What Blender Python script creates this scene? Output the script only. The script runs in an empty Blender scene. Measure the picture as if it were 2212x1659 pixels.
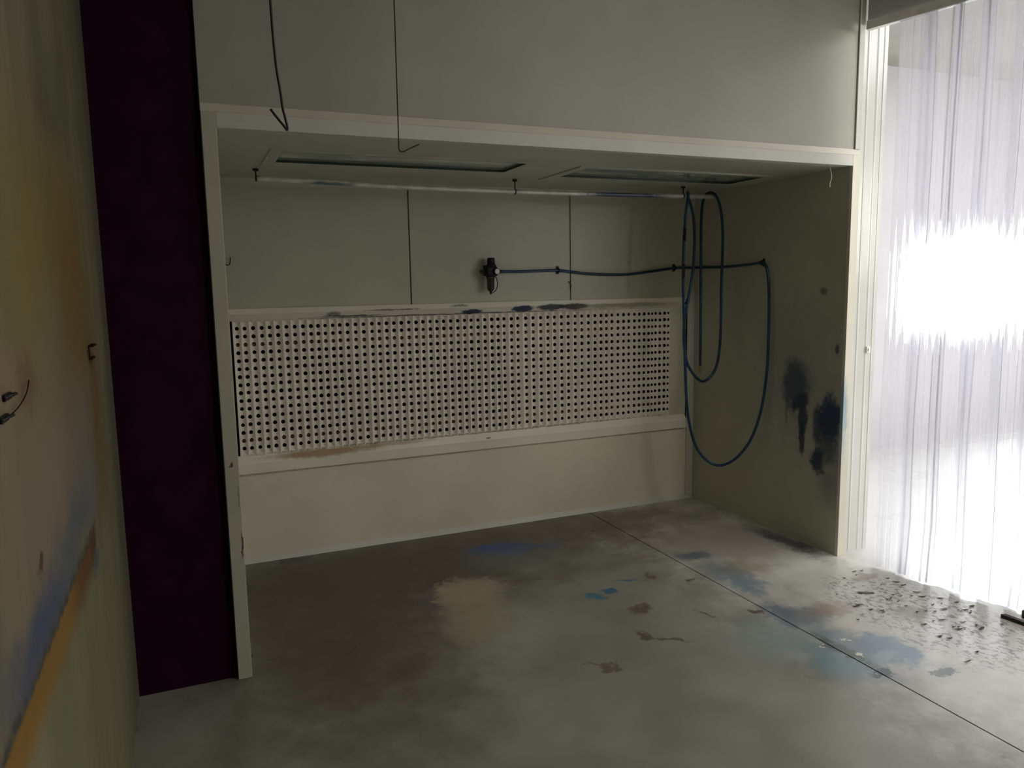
import bpy, bmesh, math, random
from mathutils import Vector, Matrix
random.seed(7)
SC = bpy.context.scene
COL = SC.collection
PI = math.pi

# ------------------------------------------------------------------ helpers
def link(o, parent=None):
    COL.objects.link(o)
    if parent is not None:
        o.parent = parent
    return o

def tag(o, label=None, cat=None, group=None, kind=None):
    if label: o['label'] = label
    if cat: o['category'] = cat
    if group: o['group'] = group
    if kind: o['kind'] = kind
    return o

def thing(name, label, cat, loc=(0, 0, 0), group=None):
    o = bpy.data.objects.new(name, None)
    o.empty_display_size = 0.05
    o.location = loc
    COL.objects.link(o)
    return tag(o, label, cat, group)

class MB:
    def __init__(s):
        s.bm = bmesh.new()
    def box(s, a, b, bevel=0.0):
        x0, y0, z0 = [min(a[i], b[i]) for i in range(3)]
        x1, y1, z1 = [max(a[i], b[i]) for i in range(3)]
        v = [s.bm.verts.new(c) for c in ((x0,y0,z0),(x1,y0,z0),(x1,y1,z0),(x0,y1,z0),(x0,y0,z1),(x1,y0,z1),(x1,y1,z1),(x0,y1,z1))]
        fs = [s.bm.faces.new([v[i] for i in f]) for f in ((0,3,2,1),(4,5,6,7),(0,1,5,4),(1,2,6,5),(2,3,7,6),(3,0,4,7))]
        if bevel > 0:
            es = list({e for f in fs for e in f.edges})
            bmesh.ops.bevel(s.bm, geom=es, offset=bevel, segments=2, profile=0.5, affect='EDGES')
        return s
    def prism(s, pts, axis, a, b):
        """pts: 2D outline in the two other axes (order x,y,z minus axis)"""
        def mk(p, t):
            c = list(p); c.insert(axis, t); return s.bm.verts.new(c)
        A = [mk(p, a) for p in pts]; B = [mk(p, b) for p in pts]
        n = len(pts)
        s.bm.faces.new(A); s.bm.faces.new(B[::-1])
        for i in range(n):
            s.bm.faces.new((A[i], B[i], B[(i+1) % n], A[(i+1) % n]))
        return s
    def lathe(s, prof, loc, axis, seg=24):
        """prof: list of (t, r) along axis vector"""
        ax = Vector(axis).normalized()
        u = ax.orthogonal().normalized(); w = ax.cross(u)
        rings = []
        for t, r in prof:
            c = Vector(loc) + ax * t
            rings.append([s.bm.verts.new(c + (u * math.cos(2*PI*k/seg) + w * math.sin(2*PI*k/seg)) * max(r, 1e-4)) for k in range(seg)])
        for a, b in zip(rings, rings[1:]):
            for k in range(seg):
                s.bm.faces.new((a[k], a[(k+1) % seg], b[(k+1) % seg], b[k]))
        s.bm.faces.new(rings[0][::-1]); s.bm.faces.new(rings[-1])
        return s
    def tube(s, pts, r, seg=10, sub=6, smooth=True):
        P = [Vector(p) for p in pts]
        if smooth and len(P) > 2:
            Q = []
            for i in range(len(P) - 1):
                p0 = P[max(i-1, 0)]; p1 = P[i]; p2 = P[i+1]; p3 = P[min(i+2, len(P)-1)]
                # centripetal-ish Catmull-Rom
                for k in range(sub):
                    t = k / sub
                    Q.append(0.5 * ((2*p1) + (p2-p0)*t + (2*p0-5*p1+4*p2-p3)*t*t + (3*p1-p0-3*p2+p3)*t**3))
            Q.append(P[-1]); P = Q
        rings = []
        up = None
        for i, c in enumerate(P):
            t = (P[min(i+1, len(P)-1)] - P[max(i-1, 0)]).normalized()
            if up is None: up = t.orthogonal().normalized()
            up = (up - t * up.dot(t))
            if up.length < 1e-5: up = t.orthogonal()
            up.normalize(); w = t.cross(up)
            rings.append([s.bm.verts.new(c + (up*math.cos(2*PI*k/seg) + w*math.sin(2*PI*k/seg)) * r) for k in range(seg)])
        for a, b in zip(rings, rings[1:]):
            for k in range(seg):
                s.bm.faces.new((a[k], a[(k+1) % seg], b[(k+1) % seg], b[k]))
        s.bm.faces.new(rings[0][::-1]); s.bm.faces.new(rings[-1])
        return s
    def build(s, name, mat, parent=None, smooth=False):
        bmesh.ops.recalc_face_normals(s.bm, faces=s.bm.faces)
        me = bpy.data.meshes.new(name)
        s.bm.to_mesh(me); s.bm.free()
        me.materials.append(mat)
        if smooth:
            for p in me.polygons: p.use_smooth = True
        o = bpy.data.objects.new(name, me)
        return link(o, parent)

def struct(name, mb, mat, parent=None, smooth=False):
    o = mb.build(name, mat, parent, smooth)
    if parent is None: o['kind'] = 'structure'
    return o

# ------------------------------------------------------------------ materials
class NT:
    def __init__(s, name, rough=0.5, spec=0.5):
        s.m = bpy.data.materials.new(name); s.m.use_nodes = True
        s.t = s.m.node_tree; s.n = s.t.nodes; s.n.clear()
        s.out = s.n.new('ShaderNodeOutputMaterial')
        s.p = s.n.new('ShaderNodeBsdfPrincipled')
        s.p.inputs['Roughness'].default_value = rough
        s.p.inputs['Specular IOR Level'].default_value = spec
        s.l(s.p.outputs[0], s.out.inputs['Surface'])
        s.co = s.n.new('ShaderNodeTexCoord').outputs['Object']
    def l(s, a, b): s.t.links.new(a, b)
    def val(s, sock, v):
        if hasattr(v, 'is_output') or isinstance(v, bpy.types.NodeSocket): s.l(v, sock)
        else: sock.default_value = v
    def math(s, op, a, b=0.0, c=None, clamp=False):
        n = s.n.new('ShaderNodeMath'); n.operation = op; n.use_clamp = clamp
        s.val(n.inputs[0], a); s.val(n.inputs[1], b)
        if c is not None: s.val(n.inputs[2], c)
        return n.outputs[0]
    def vmath(s, op, a, b=(0, 0, 0)):
        n = s.n.new('ShaderNodeVectorMath'); n.operation = op
        s.val(n.inputs[0], a); s.val(n.inputs[1], b)
        return n.outputs['Value'] if op == 'LENGTH' else n.outputs[0]
    def scale(s, v, xyz): return s.vmath('MULTIPLY', v, xyz)
    def noise(s, scale=5.0, detail=4.0, rough=0.55, vec=None, dist=0.0, color=False):
        n = s.n.new('ShaderNodeTexNoise')
        n.inputs['Scale'].default_value = scale; n.inputs['Detail'].default_value = detail
        n.inputs['Roughness'].default_value = rough; n.inputs['Distortion'].default_value = dist
        s.l(vec if vec is not None else s.co, n.inputs['Vector'])
        return n.outputs['Color'] if color else n.outputs[0]
    def ramp(s, v, lo, hi, a=0.0, b=1.0):
        n = s.n.new('ShaderNodeMapRange'); n.clamp = True
        n.interpolation_type = 'SMOOTHSTEP'
        s.val(n.inputs[0], v)
        n.inputs[1].default_value = lo; n.inputs[2].default_value = hi
        n.inputs[3].default_value = a; n.inputs[4].default_value = b
        return n.outputs[0]
    def mix(s, f, a, b):
        n = s.n.new('ShaderNodeMix'); n.data_type = 'RGBA'; n.clamp_factor = True
        def put(sock, v):
            if isinstance(v, (tuple, list)): sock.default_value = (v[0], v[1], v[2], 1)
            else: s.l(v, sock)
        s.val(n.inputs[0], f); put(n.inputs[6], a); put(n.inputs[7], b)
        return n.outputs[2]
    def base(s, c):
        if isinstance(c, (tuple, list)): s.p.inputs['Base Color'].default_value = (c[0], c[1], c[2], 1)
        else: s.l(c, s.p.inputs['Base Color'])
    def bump(s, h, strength=0.2, dist=0.01):
        n = s.n.new('ShaderNodeBump'); n.inputs['Strength'].default_value = strength
        n.inputs['Distance'].default_value = dist
        s.l(h, n.inputs['Height']); s.l(n.outputs[0], s.p.inputs['Normal'])
        return n.outputs[0]

def stain_space(m, order, noise_scale=9.0, warp=0.03):
    """2D coordinate socket (u,v,0) picked from object axes, with two wobble noises"""
    sep = m.n.new('ShaderNodeSeparateXYZ'); m.l(m.co, sep.inputs[0])
    cmb = m.n.new('ShaderNodeCombineXYZ')
    m.l(sep.outputs[order[0]], cmb.inputs[0]); m.l(sep.outputs[order[1]], cmb.inputs[1])
    uv = cmb.outputs[0]
    for sc_, k in ((noise_scale * 1.1, warp), (noise_scale * 5.0, warp * 0.45)):
        d = m.vmath('SUBTRACT', m.noise(sc_, 4, 0.65, color=True), (0.5, 0.5, 0.5))
        uv = m.vmath('ADD', uv, m.scale(d, (k, k, 0)))
    m.uv = uv
    m.sep = sep
    m.wob = m.math('SUBTRACT', m.noise(noise_scale, 6, 0.68), 0.5)
    m.wob2 = m.math('SUBTRACT', m.noise(noise_scale * 4.5, 5, 0.7), 0.5)

def stain(m, col, c, r, color, amt=0.8, rot=0.0, soft=0.35, wob=1.6, wob2=0.8):
    v = m.vmath('SUBTRACT', m.uv, (c[0], c[1], 0))
    if rot:
        n = m.n.new('ShaderNodeVectorRotate'); n.rotation_type = 'Z_AXIS'
        m.l(v, n.inputs['Vector']); n.inputs['Angle'].default_value = -rot
        v = n.outputs[0]
    v = m.scale(v, (1/r[0], 1/r[1], 0))
    d = m.vmath('LENGTH', v)
    d = m.math('MULTIPLY_ADD', m.wob, wob, d)
    d = m.math('MULTIPLY_ADD', m.wob2, wob2, d)
    f = m.ramp(d, 1 + soft, 1 - soft, 0.0, amt)
    return m.mix(f, col, color)

def simple(name, color, rough=0.5, metal=0.0, var=0.12, spec=0.5, nscale=8.0):
    m = NT(name, rough, spec)
    m.p.inputs['Metallic'].default_value = metal
    n = m.noise(nscale, 4)
    dark = tuple(c * (1 - var) for c in color); lite = tuple(min(1, c * (1 + var)) for c in color)
    m.base(m.mix(m.ramp(n, 0.3, 0.7), dark, lite))
    return m.m

CREAM = (0.565, 0.565, 0.475)

def painted(name, color=CREAM, rough=0.38, dirt=0.25, stains=None, order=(0, 2), warp=0.05):
    m = NT(name, rough, 0.45)
    col = m.mix(m.ramp(m.noise(1.6, 5), 0.3, 0.7), tuple(c*0.93 for c in color), tuple(min(1, c*1.05) for c in color))
    stain_space(m, order, 9.0, warp)
    # small specks and scuffs
    sp = m.ramp(m.noise(38, 3, 0.6), 0.70, 0.76, 0, dirt)
    sp = m.math('MULTIPLY', sp, m.ramp(m.noise(3.1, 2), 0.5, 0.65))
    col = m.mix(sp, col, (0.12, 0.11, 0.08))
    for st in (stains or []):
        col = stain(m, col, *st[:3], **st[3])
    m.base(col)
    m.bump(m.noise(300, 2), 0.04, 0.002)
    return m.m

BLUE = (0.012, 0.055, 0.19)
DKB = (0.007, 0.018, 0.058)

mat_paint = painted('cream_paint')
mat_lower = painted('cream_paint_lower_lit', (0.70, 0.665, 0.555))  # same cream paint, lightened to carry the stronger light low on the wall
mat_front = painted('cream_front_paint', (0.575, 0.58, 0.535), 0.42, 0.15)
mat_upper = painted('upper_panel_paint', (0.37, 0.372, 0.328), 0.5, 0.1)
mat_flash = painted('pinkish_flashing_paint', (0.60, 0.573, 0.505), 0.45, 0.2)
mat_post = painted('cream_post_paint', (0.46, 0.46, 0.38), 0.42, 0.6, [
    ((-0.03, 0.98), (0.006, 0.012), (0.06, 0.03, 0.015), dict(amt=0.9, soft=0.3, wob=0.6)),
    ((-0.006, 0.62), (0.004, 0.05), (0.05, 0.04, 0.03), dict(amt=0.9, soft=0.3, wob=1.2)),
    ((-0.004, 0.85), (0.003, 0.06), (0.2, 0.18, 0.13), dict(amt=0.7, soft=0.3, wob=1.2)),
])
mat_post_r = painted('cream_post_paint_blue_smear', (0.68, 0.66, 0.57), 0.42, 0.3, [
    ((3.52, 0.93), (0.025, 0.17), (0.22, 0.38, 0.52), dict(amt=0.75, soft=0.6, wob=0.9)),
    ((3.515, 0.72), (0.025, 0.12), (0.38, 0.46, 0.50), dict(amt=0.6, soft=0.7, wob=0.9)),
])
mat_ceil = painted('cream_ceiling_paint', (0.51, 0.515, 0.43), 0.30, 0.2, order=(0, 1))
mat_rwall = painted('right_wall_paint', (0.50, 0.495, 0.41), 0.5, 0.9, [
    ((0.36, 1.10), (0.30, 0.40), (0.22, 0.25, 0.24), dict(amt=0.45, soft=0.9, wob=1.0)),
    ((0.40, 1.05), (0.115, 0.16), (0.025, 0.050, 0.11), dict(amt=0.88, soft=0.5, wob=1.1)),
    ((0.35, 0.94), (0.09, 0.05), DKB, dict(amt=0.9, soft=0.35, wob=1.3, rot=-0.5)),
    ((0.33, 0.83), (0.040, 0.11), DKB, dict(amt=0.92, soft=0.3, wob=0.9)),
    ((0.33, 0.70), (0.024, 0.10), DKB, dict(amt=0.9, soft=0.3, wob=0.9)),
    ((0.475, 0.88), (0.012, 0.09), (0.1, 0.11, 0.1), dict(amt=0.6, soft=0.4, wob=1.2)),
    ((0.105, 0.86), (0.095, 0.15), (0.004, 0.032, 0.11), dict(amt=0.97, soft=0.3, wob=1.2)),
    ((0.115, 0.72), (0.08, 0.15), (0.02, 0.045, 0.09), dict(amt=0.8, soft=0.5, wob=1.3)),
    ((0.20, 0.80), (0.045, 0.13), (0.015, 0.03, 0.07), dict(amt=0.85, soft=0.4, wob=1.4)),
    ((0.19, 0.575), (0.055, 0.085), (0.008, 0.03, 0.085), dict(amt=0.95, soft=0.3, wob=1.0)),
    ((0.15, 0.515), (0.03, 0.02), (0.02, 0.04, 0.08), dict(amt=0.8, soft=0.4, wob=1.3, rot=0.6)),
    ((0.19, 1.667), (0.03, 0.02), (0.06, 0.055, 0.045), dict(amt=0.7, soft=0.4, wob=1.6)),
    ((0.067, 1.307), (0.015, 0.025), (0.05, 0.045, 0.04), dict(amt=0.8, soft=0.4, wob=1.6)),
    ((0.09, 0.45), (0.09, 0.13), (0.12, 0.14, 0.17), dict(amt=0.5, soft=0.8, wob=1.0)),
], order=(1, 2))
mat_trim_up = painted('upper_trim_paint', (0.76, 0.74, 0.64), 0.4, 0.6, [
    ((0.80, 1.555), (0.18, 0.006), (0.03, 0.04, 0.06), dict(amt=0.85, soft=0.5, wob=2.4, wob2=1.6)),
    ((0.70, 1.568), (0.05, 0.016), (0.03, 0.04, 0.06), dict(amt=0.7, soft=0.4, wob=2.0, wob2=1.6)),
    ((1.10, 1.588), (0.16, 0.004), (0.05, 0.05, 0.05), dict(amt=0.8, soft=0.5, wob=3.0, wob2=1.6)),
    ((1.55, 1.60), (0.06, 0.010), (0.06, 0.07, 0.06), dict(amt=0.7, soft=0.5, wob=2.0, wob2=1.6)),
    ((1.65, 1.556), (0.075, 0.016), (0.01, 0.03, 0.09), dict(amt=0.95, soft=0.25, wob=0.8)),
    ((1.5, 1.545), (1.0, 0.004), (0.03, 0.04, 0.07), dict(amt=0.85, soft=0.5, wob=1.6, wob2=1.2)),
    ((2.035, 1.566), (0.085, 0.022), (0.01, 0.03, 0.09), dict(amt=0.95, soft=0.25, wob=0.8)),
    ((2.26, 1.572), (0.11, 0.022), (0.02, 0.035, 0.07), dict(amt=0.9, soft=0.25, wob=0.8)),
    ((2.44, 1.572), (0.11, 0.022), (0.03, 0.035, 0.045), dict(amt=0.9, soft=0.25, wob=0.8)),
    ((2.9, 1.570), (0.35, 0.016), (0.25, 0.24, 0.18), dict(amt=0.6, soft=0.6, wob=1.6)),
], warp=0.016)
mat_trim_low = painted('lower_trim_paint', (0.76, 0.74, 0.64), 0.4, 0.6, [
    ((0.60, 0.672), (0.32, 0.022), (0.28, 0.14, 0.05), dict(amt=0.8, soft=0.5, wob=1.2)),
    ((0.95, 0.685), (0.35, 0.010), (0.32, 0.20, 0.09), dict(amt=0.6, soft=0.5, wob=1.2)),
    ((1.75, 0.66), (0.02, 0.006), (0.05, 0.04, 0.03), dict(amt=0.8, soft=0.4, wob=1.2)),
    ((1.9, 0.70), (1.6, 0.006), (0.10, 0.07, 0.04), dict(amt=0.7, soft=0.6, wob=2.0)),
], warp=0.02)
mat_filter = painted('filter_board', (0.78, 0.73, 0.66), 0.8, 0.3)
mat_dark = simple('dark_void', (0.006, 0.005, 0.005), 0.9, spec=0.1)
mat_black_panel = simple('black_purple_paint', (0.020, 0.003, 0.016), 0.75, spec=0.12)
mat_rust = simple('rusty_bar', (0.20, 0.10, 0.06), 0.8)
mat_rail = NT('rail_galvanised', 0.32)
stain_space(mat_rail, (0, 2))
c = mat_rail.mix(mat_rail.ramp(mat_rail.noise(9, 5), 0.35, 0.65), (0.72, 0.71, 0.67), (0.92, 0.91, 0.87))
c = stain(mat_rail, c, (2.62, 2.32), (0.30, 0.03), (0.015, 0.05, 0.12), amt=0.9, soft=0.4, wob=1.0)
c = stain(mat_rail, c, (0.65, 2.33), (0.12, 0.012), (0.02, 0.09, 0.12), amt=0.8, soft=0.5, wob=1.0)
mat_rail.base(c); mat_rail.p.inputs['Metallic'].default_value = 0.25
mat_rail = mat_rail.m
mat_black = simple('black_plastic', (0.010, 0.010, 0.011), 0.5, spec=0.3)
mat_blackmetal = simple('black_iron', (0.015, 0.014, 0.012), 0.55)
mat_wire = simple('dark_cable', (0.008, 0.012, 0.012), 0.5)
mat_hose = simple('blue_hose', (0.007, 0.038, 0.095), 0.33, nscale=5, var=0.5)
mat_brass = simple('dull_brass', (0.35, 0.27, 0.14), 0.4, metal=0.8)
mat_gauge = simple('gauge_white', (0.85, 0.86, 0.86), 0.3)
mat_bowl = simple('smoky_bowl', (0.035, 0.035, 0.03), 0.15)
mat_white = simple('white_plastic', (0.86, 0.85, 0.82), 0.3)
mat_string = simple('white_string', (0.8, 0.8, 0.75), 0.9)
mat_bracket = simple('rusty_bracket', (0.022, 0.010, 0.004), 0.85, spec=0.15)
mat_baywall = simple('bay_white_wall', (0.53, 0.52, 0.55), 0.8, var=0.03, nscale=2)
mat_roomwall = simple('room_wall', (0.30, 0.28, 0.24), 0.8, var=0.1, nscale=2)
mat_roomceil = simple('room_ceiling', (0.35, 0.34, 0.30), 0.9, var=0.08, nscale=2)
mat_jamb = simple('glossy_cream_jamb', (0.68, 0.68, 0.65), 0.16, var=0.03, nscale=3)

# glass of the ceiling fittings
g = NT('green_fixture_glass', 0.06, 0.9)
g.base(g.mix(g.ramp(g.noise(3, 3), 0.3, 0.7), (0.28, 0.35, 0.29), (0.38, 0.43, 0.36)))
mat_fixglass = g.m
mat_fixin = simple('fixture_shaded_green_rim', (0.03, 0.055, 0.045), 0.4)  # green rim with the recess shadow worked into its dark colour

# clear ribbed plastic of the curtain
def plastic():
    m = NT('clear_strip_plastic', 0.1)
    n = m.n
    n.remove(m.p)
    v = m.scale(m.co, (150, 150, 0.16))
    streak = m.noise(1.0, 4, 0.6, vec=v)
    v2 = m.scale(m.co, (36, 36, 0.10))
    broad = m.noise(1.0, 3, 0.5, vec=v2)
    tr = n.new('ShaderNodeBsdfTransparent'); tr.inputs[0].default_value = (0.97, 0.97, 0.985, 1)
    tl = n.new('ShaderNodeBsdfTranslucent'); tl.inputs[0].default_value = (0.86, 0.86, 0.90, 1)
    df = n.new('ShaderNodeBsdfDiffuse'); df.inputs[0].default_value = (0.80, 0.80, 0.84, 1)
    rf = n.new('ShaderNodeBsdfRefraction'); rf.inputs['IOR'].default_value = 1.12
    rf.inputs['Roughness'].default_value = 0.015; rf.inputs[0].default_value = (0.96, 0.96, 0.98, 1)
    gl = n.new('ShaderNodeBsdfGlossy'); gl.inputs['Roughness'].default_value = 0.12
    bp = n.new('ShaderNodeBump'); bp.inputs['Strength'].default_value = 0.6; bp.inputs['Distance'].default_value = 0.015
    m.l(m.math('ADD', streak, broad), bp.inputs['Height'])
    m.l(bp.outputs[0], rf.inputs['Normal']); m.l(bp.outputs[0], gl.inputs['Normal'])
    def ms(f, a, b):
        x = n.new('ShaderNodeMixShader'); m.val(x.inputs[0], f)
        m.l(a.outputs[0], x.inputs[1]); m.l(b.outputs[0], x.inputs[2]); return x
    clear = ms(0.40, tr, rf)
    haze = ms(0.35, tl, df)
    f = m.ramp(m.math('ADD', m.math('MULTIPLY', streak, 0.5), m.math('MULTIPLY', broad, 0.5)), 0.38, 0.62, 0.02, 0.15)
    body = ms(f, clear, haze)
    fr = n.new('ShaderNodeFresnel'); fr.inputs[0].default_value = 1.4
    m.l(ms(m.math('MULTIPLY', fr.outputs[0], 0.5), body, gl).outputs[0], m.out.inputs['Surface'])
    return m.m
mat_strip = plastic()

# stained left wall: u = y, v = z
def leftwall():
    m = NT('overspray_stained_wall', 0.55, 0.3)
    stain_space(m, (1, 2), 3.0, 0.25)
    vst = m.noise(1.0, 4, 0.6, vec=m.scale(m.co, (1, 7, 0.9)))
    col = m.mix(m.ramp(vst, 0.35, 0.65), (0.30, 0.29, 0.21), (0.42, 0.38, 0.27))
    A = dict(soft=0.8, wob=1.0, wob2=0.3)
    col = stain(m, col, (-1.15, 1.85), (0.55, 0.30), (0.40, 0.29, 0.08), amt=0.75, **A)
    col = stain(m, col, (-0.95, 1.70), (0.22, 0.28), (0.38, 0.22, 0.06), amt=0.8, **A)
    col = stain(m, col, (-1.65, 1.80), (0.25, 0.30), (0.42, 0.34, 0.10), amt=0.7, **A)
    col = stain(m, col, (-1.2, 2.22), (0.12, 0.05), (0.30, 0.17, 0.10), amt=0.5, **A)
    col = stain(m, col, (-1.0, 2.25), (0.25, 0.12), (0.20, 0.25, 0.17), amt=0.5, **A)
    col = stain(m, col, (-1.38, 1.58), (0.22, 0.14), (0.42, 0.33, 0.24), amt=0.7, **A)
    col = stain(m, col, (-1.88, 1.60), (0.16, 0.05), (0.50, 0.34, 0.27), amt=0.8, **A)
    col = stain(m, col, (-1.72, 1.565), (0.09, 0.05), (0.22, 0.11, 0.05), amt=0.8, **A)
    col = stain(m, col, (-1.55, 1.33), (0.42, 0.20), (0.46, 0.36, 0.30), amt=0.85, **A)
    col = stain(m, col, (-0.62, 1.40), (0.10, 0.30), (0.30, 0.17, 0.08), amt=0.75, **A)
    col = stain(m, col, (-0.62, 1.15), (0.16, 0.30), (0.34, 0.25, 0.10), amt=0.6, **A)
    col = stain(m, col, (-1.02, 1.24), (0.20, 0.20), (0.38, 0.36, 0.36), amt=0.7, **A)
    col = stain(m, col, (-1.35, 1.14), (0.42, 0.085), (0.20, 0.24, 0.33), amt=0.85, rot=0.10, **A)
    col = stain(m, col, (-1.80, 1.10), (0.30, 0.055), (0.11, 0.15, 0.33), amt=0.9, rot=0.0, **A)
    # below the old table edge at z = 1.04
    z = m.sep.outputs[2]; y = m.sep.outputs[1]
    ragged = m.math('MULTIPLY_ADD', m.wob2, 0.05, z)
    ragged = m.math('MULTIPLY_ADD', m.wob, 0.02, ragged)
    below = m.ramp(ragged, 1.047, 1.040)
    inY = m.ramp(m.math('MULTIPLY_ADD', m.wob, 0.15, y), -0.90, -0.97)
    lowfade = m.ramp(m.math('MULTIPLY_ADD', m.wob, 0.06, z), 0.90, 1.00)
    cream = m.mix(m.ramp(vst, 0.3, 0.7), (0.36, 0.36, 0.24), (0.48, 0.46, 0.32))
    lo = m.math('MULTIPLY', m.ramp(z, 1.05, 0.93), m.ramp(y, -0.35, -0.75))
    col = m.mix(m.math('MULTIPLY', lo, 0.85), col, cream)
    orange = m.mix(m.ramp(y, -1.25, -1.55), (0.28, 0.13, 0.03), (0.48, 0.27, 0.05))
    f = m.math('MULTIPLY', m.math('MULTIPLY', below, inY), lowfade)
    col = m.mix(m.math('MULTIPLY', f, 0.95), col, orange)
    # dark drip edge just above the line
    drip = m.math('MULTIPLY', m.ramp(ragged, 1.030, 1.046), m.ramp(ragged, 1.075, 1.052))
    drip = m.math('MULTIPLY', m.math('MULTIPLY', drip, inY), m.ramp(m.noise(22, 3), 0.40, 0.60, 0.3, 1.0))
    col = m.mix(m.math('MULTIPLY', drip, 0.8), col, (0.06, 0.06, 0.07))
    B = dict(soft=0.35, wob=1.0, wob2=0.5)
    col = stain(m, col, (-0.97, 1.03), (0.05, 0.05), (0.16, 0.07, 0.03), amt=0.8, **B)
    col = stain(m, col, (-0.94, 0.945), (0.06, 0.035), (0.15, 0.20, 0.28), amt=0.8, soft=0.7)
    col = stain(m, col, (-1.79, 1.205), (0.03, 0.018), (0.14, 0.07, 0.06), amt=0.9, **B)
    col = stain(m, col, (-0.645, 1.547), (0.075, 0.035), (0.14, 0.06, 0.02), amt=0.7, **B)
    # greenish and darker towards the end of the wall
    col = m.mix(m.ramp(m.math('MULTIPLY_ADD', m.wob, 0.2, y), -0.30, -0.12, 0, 0.75), col, (0.19, 0.21, 0.155))
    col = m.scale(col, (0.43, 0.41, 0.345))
    m.base(col)
    m.bump(m.noise(60, 3), 0.08, 0.004)
    return m.m
mat_left = leftwall()

# floor: u = x, v = y
def floormat():
    m = NT('stained_concrete_floor', 0.34, 0.5)
    stain_space(m, (0, 1), 5.0, 0.22)
    big = m.noise(1.3, 3, 0.55)
    col = m.mix(m.ramp(big, 0.3, 0.7), (0.18, 0.177, 0.145), (0.28, 0.278, 0.235))
    fine = m.noise(26, 6, 0.7)
    col = m.mix(m.ramp(fine, 0.56, 0.74, 0, 0.16), col, (0.10, 0.09, 0.07))
    S = lambda c, r, color, **k: stain(m, col, c, r, color, **k)
    col = m.mix(m.ramp(m.math('MULTIPLY_ADD', m.wob, 1.3, m.sep.outputs[0]), 2.15, 3.15, 0, 0.92), col, (0.60, 0.59, 0.56))  # paler towards the curtain: its spill of light is partly painted in
    W = dict(soft=0.7, wob=1.6, wob2=0.25)
    # worn brown overspray, deepened by painted-in shade, towards the booth's back and left
    col = S((0.85, 1.0), (1.25, 0.62), (0.036, 0.024, 0.012), amt=0.95, **W)
    col = S((2.2, 1.25), (1.2, 0.35), (0.075, 0.054, 0.030), amt=0.8, **W)
    col = S((0.45, 0.15), (0.55, 0.8), (0.065, 0.050, 0.032), amt=0.85, **W)
    col = S((3.0, 0.6), (0.6, 0.5), (0.18, 0.16, 0.12), amt=0.5, **W)
    col = S((1.0, 0.42), (0.06, 0.13), (0.07, 0.06, 0.065), amt=0.85, soft=0.4, wob=1.2)
    # chalky tan patch
    T = dict(soft=0.30, wob=1.5, wob2=1.2)
    col = S((1.22, 0.50), (0.20, 0.16), (0.36, 0.30, 0.20), amt=0.72, **T)
    col = S((1.16, 0.25), (0.16, 0.30), (0.30, 0.255, 0.17), amt=0.66, **T)
    col = S((1.05, 0.0), (0.12, 0.15), (0.27, 0.23, 0.15), amt=0.6, **T)
    # blue spills
    Bk = dict(soft=0.4, wob=1.2)
    col = S((1.66, 1.06), (0.21, 0.12), (0.003, 0.045, 0.23), amt=0.98, rot=-0.3, soft=0.22, wob=0.9)
    col = S((1.86, 1.0), (0.16, 0.055), (0.008, 0.05, 0.17), amt=0.92, rot=-0.3, soft=0.3, wob=1.0)
    col = S((1.65, 0.90), (0.28, 0.18), (0.09, 0.11, 0.12), amt=0.55, soft=0.8, wob=1.6)
    col = S((1.825, 0.115), (0.05, 0.05), (0.02, 0.14, 0.22), amt=0.9, soft=0.3, wob=1.0)
    col = S((1.95, 0.14), (0.035, 0.035), (0.015, 0.08, 0.20), amt=0.95, soft=0.3, wob=0.8)
    col = S((2.11, 0.24), (0.06, 0.025), (0.03, 0.12, 0.20), amt=0.85, rot=-0.4, soft=0.3, wob=1.2)
    col = S((2.72, 0.40), (0.10, 0.06), (0.07, 0.12, 0.17), amt=0.75, **Bk)
    col = S((2.72, 0.0), (0.10, 0.20), (0.10, 0.19, 0.24), amt=0.75, soft=0.6, wob=1.4)
    col = S((2.66, -0.18), (0.06, 0.12), (0.13, 0.22, 0.28), amt=0.6, soft=0.6, wob=1.4)
    col = S((2.60, -0.50), (0.09, 0.13), (0.10, 0.14, 0.22), amt=0.8, soft=0.5, wob=1.6)
    col = S((2.70, -0.58), (0.12, 0.09), (0.12, 0.15, 0.18), amt=0.7, soft=0.5, wob=1.6)
    col = S((2.40, -0.72), (0.20, 0.22), (0.22, 0.30, 0.30), amt=0.6, soft=0.8, wob=1.4)
    col = S((2.50, -1.02), (0.14, 0.16), (0.13, 0.24, 0.30), amt=0.7, soft=0.6, wob=1.4)
    col = S((2.77, -1.00), (0.15, 0.15), (0.15, 0.24, 0.31), amt=0.9, rot=0.9, soft=0.25, wob=1.0)
    col = S((2.67, -0.87), (0.10, 0.16), (0.17, 0.23, 0.29), amt=0.75, soft=0.4, wob=1.3)
    col = S((2.72, -1.05), (0.06, 0.04), (0.36, 0.42, 0.44), amt=0.6, soft=0.5, wob=1.0)
    col = S((2.585, -0.95), (0.035, 0.20), (0.07, 0.10, 0.09), amt=0.75, soft=0.5, wob=1.0)
    col = S((2.55, -1.14), (0.05, 0.03), (0.02, 0.05, 0.05), amt=0.9, soft=0.3, wob=1.0)
    col = S((2.82, -1.25), (0.06, 0.03), (0.05, 0.07, 0.06), amt=0.85, soft=0.3, wob=1.2)
    for c_ in ((2.53, -0.86), (2.675, -0.845), (2.62, -1.01), (2.70, -0.86)):
        col = S(c_, (0.012, 0.014), (0.75, 0.74, 0.62), amt=0.9, soft=0.4, wob=0.5, wob2=0.3)
    col = S((3.43, 0.35), (0.09, 0.30), (0.03, 0.03, 0.06), amt=0.85, soft=0.6, wob=1.3)
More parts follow.
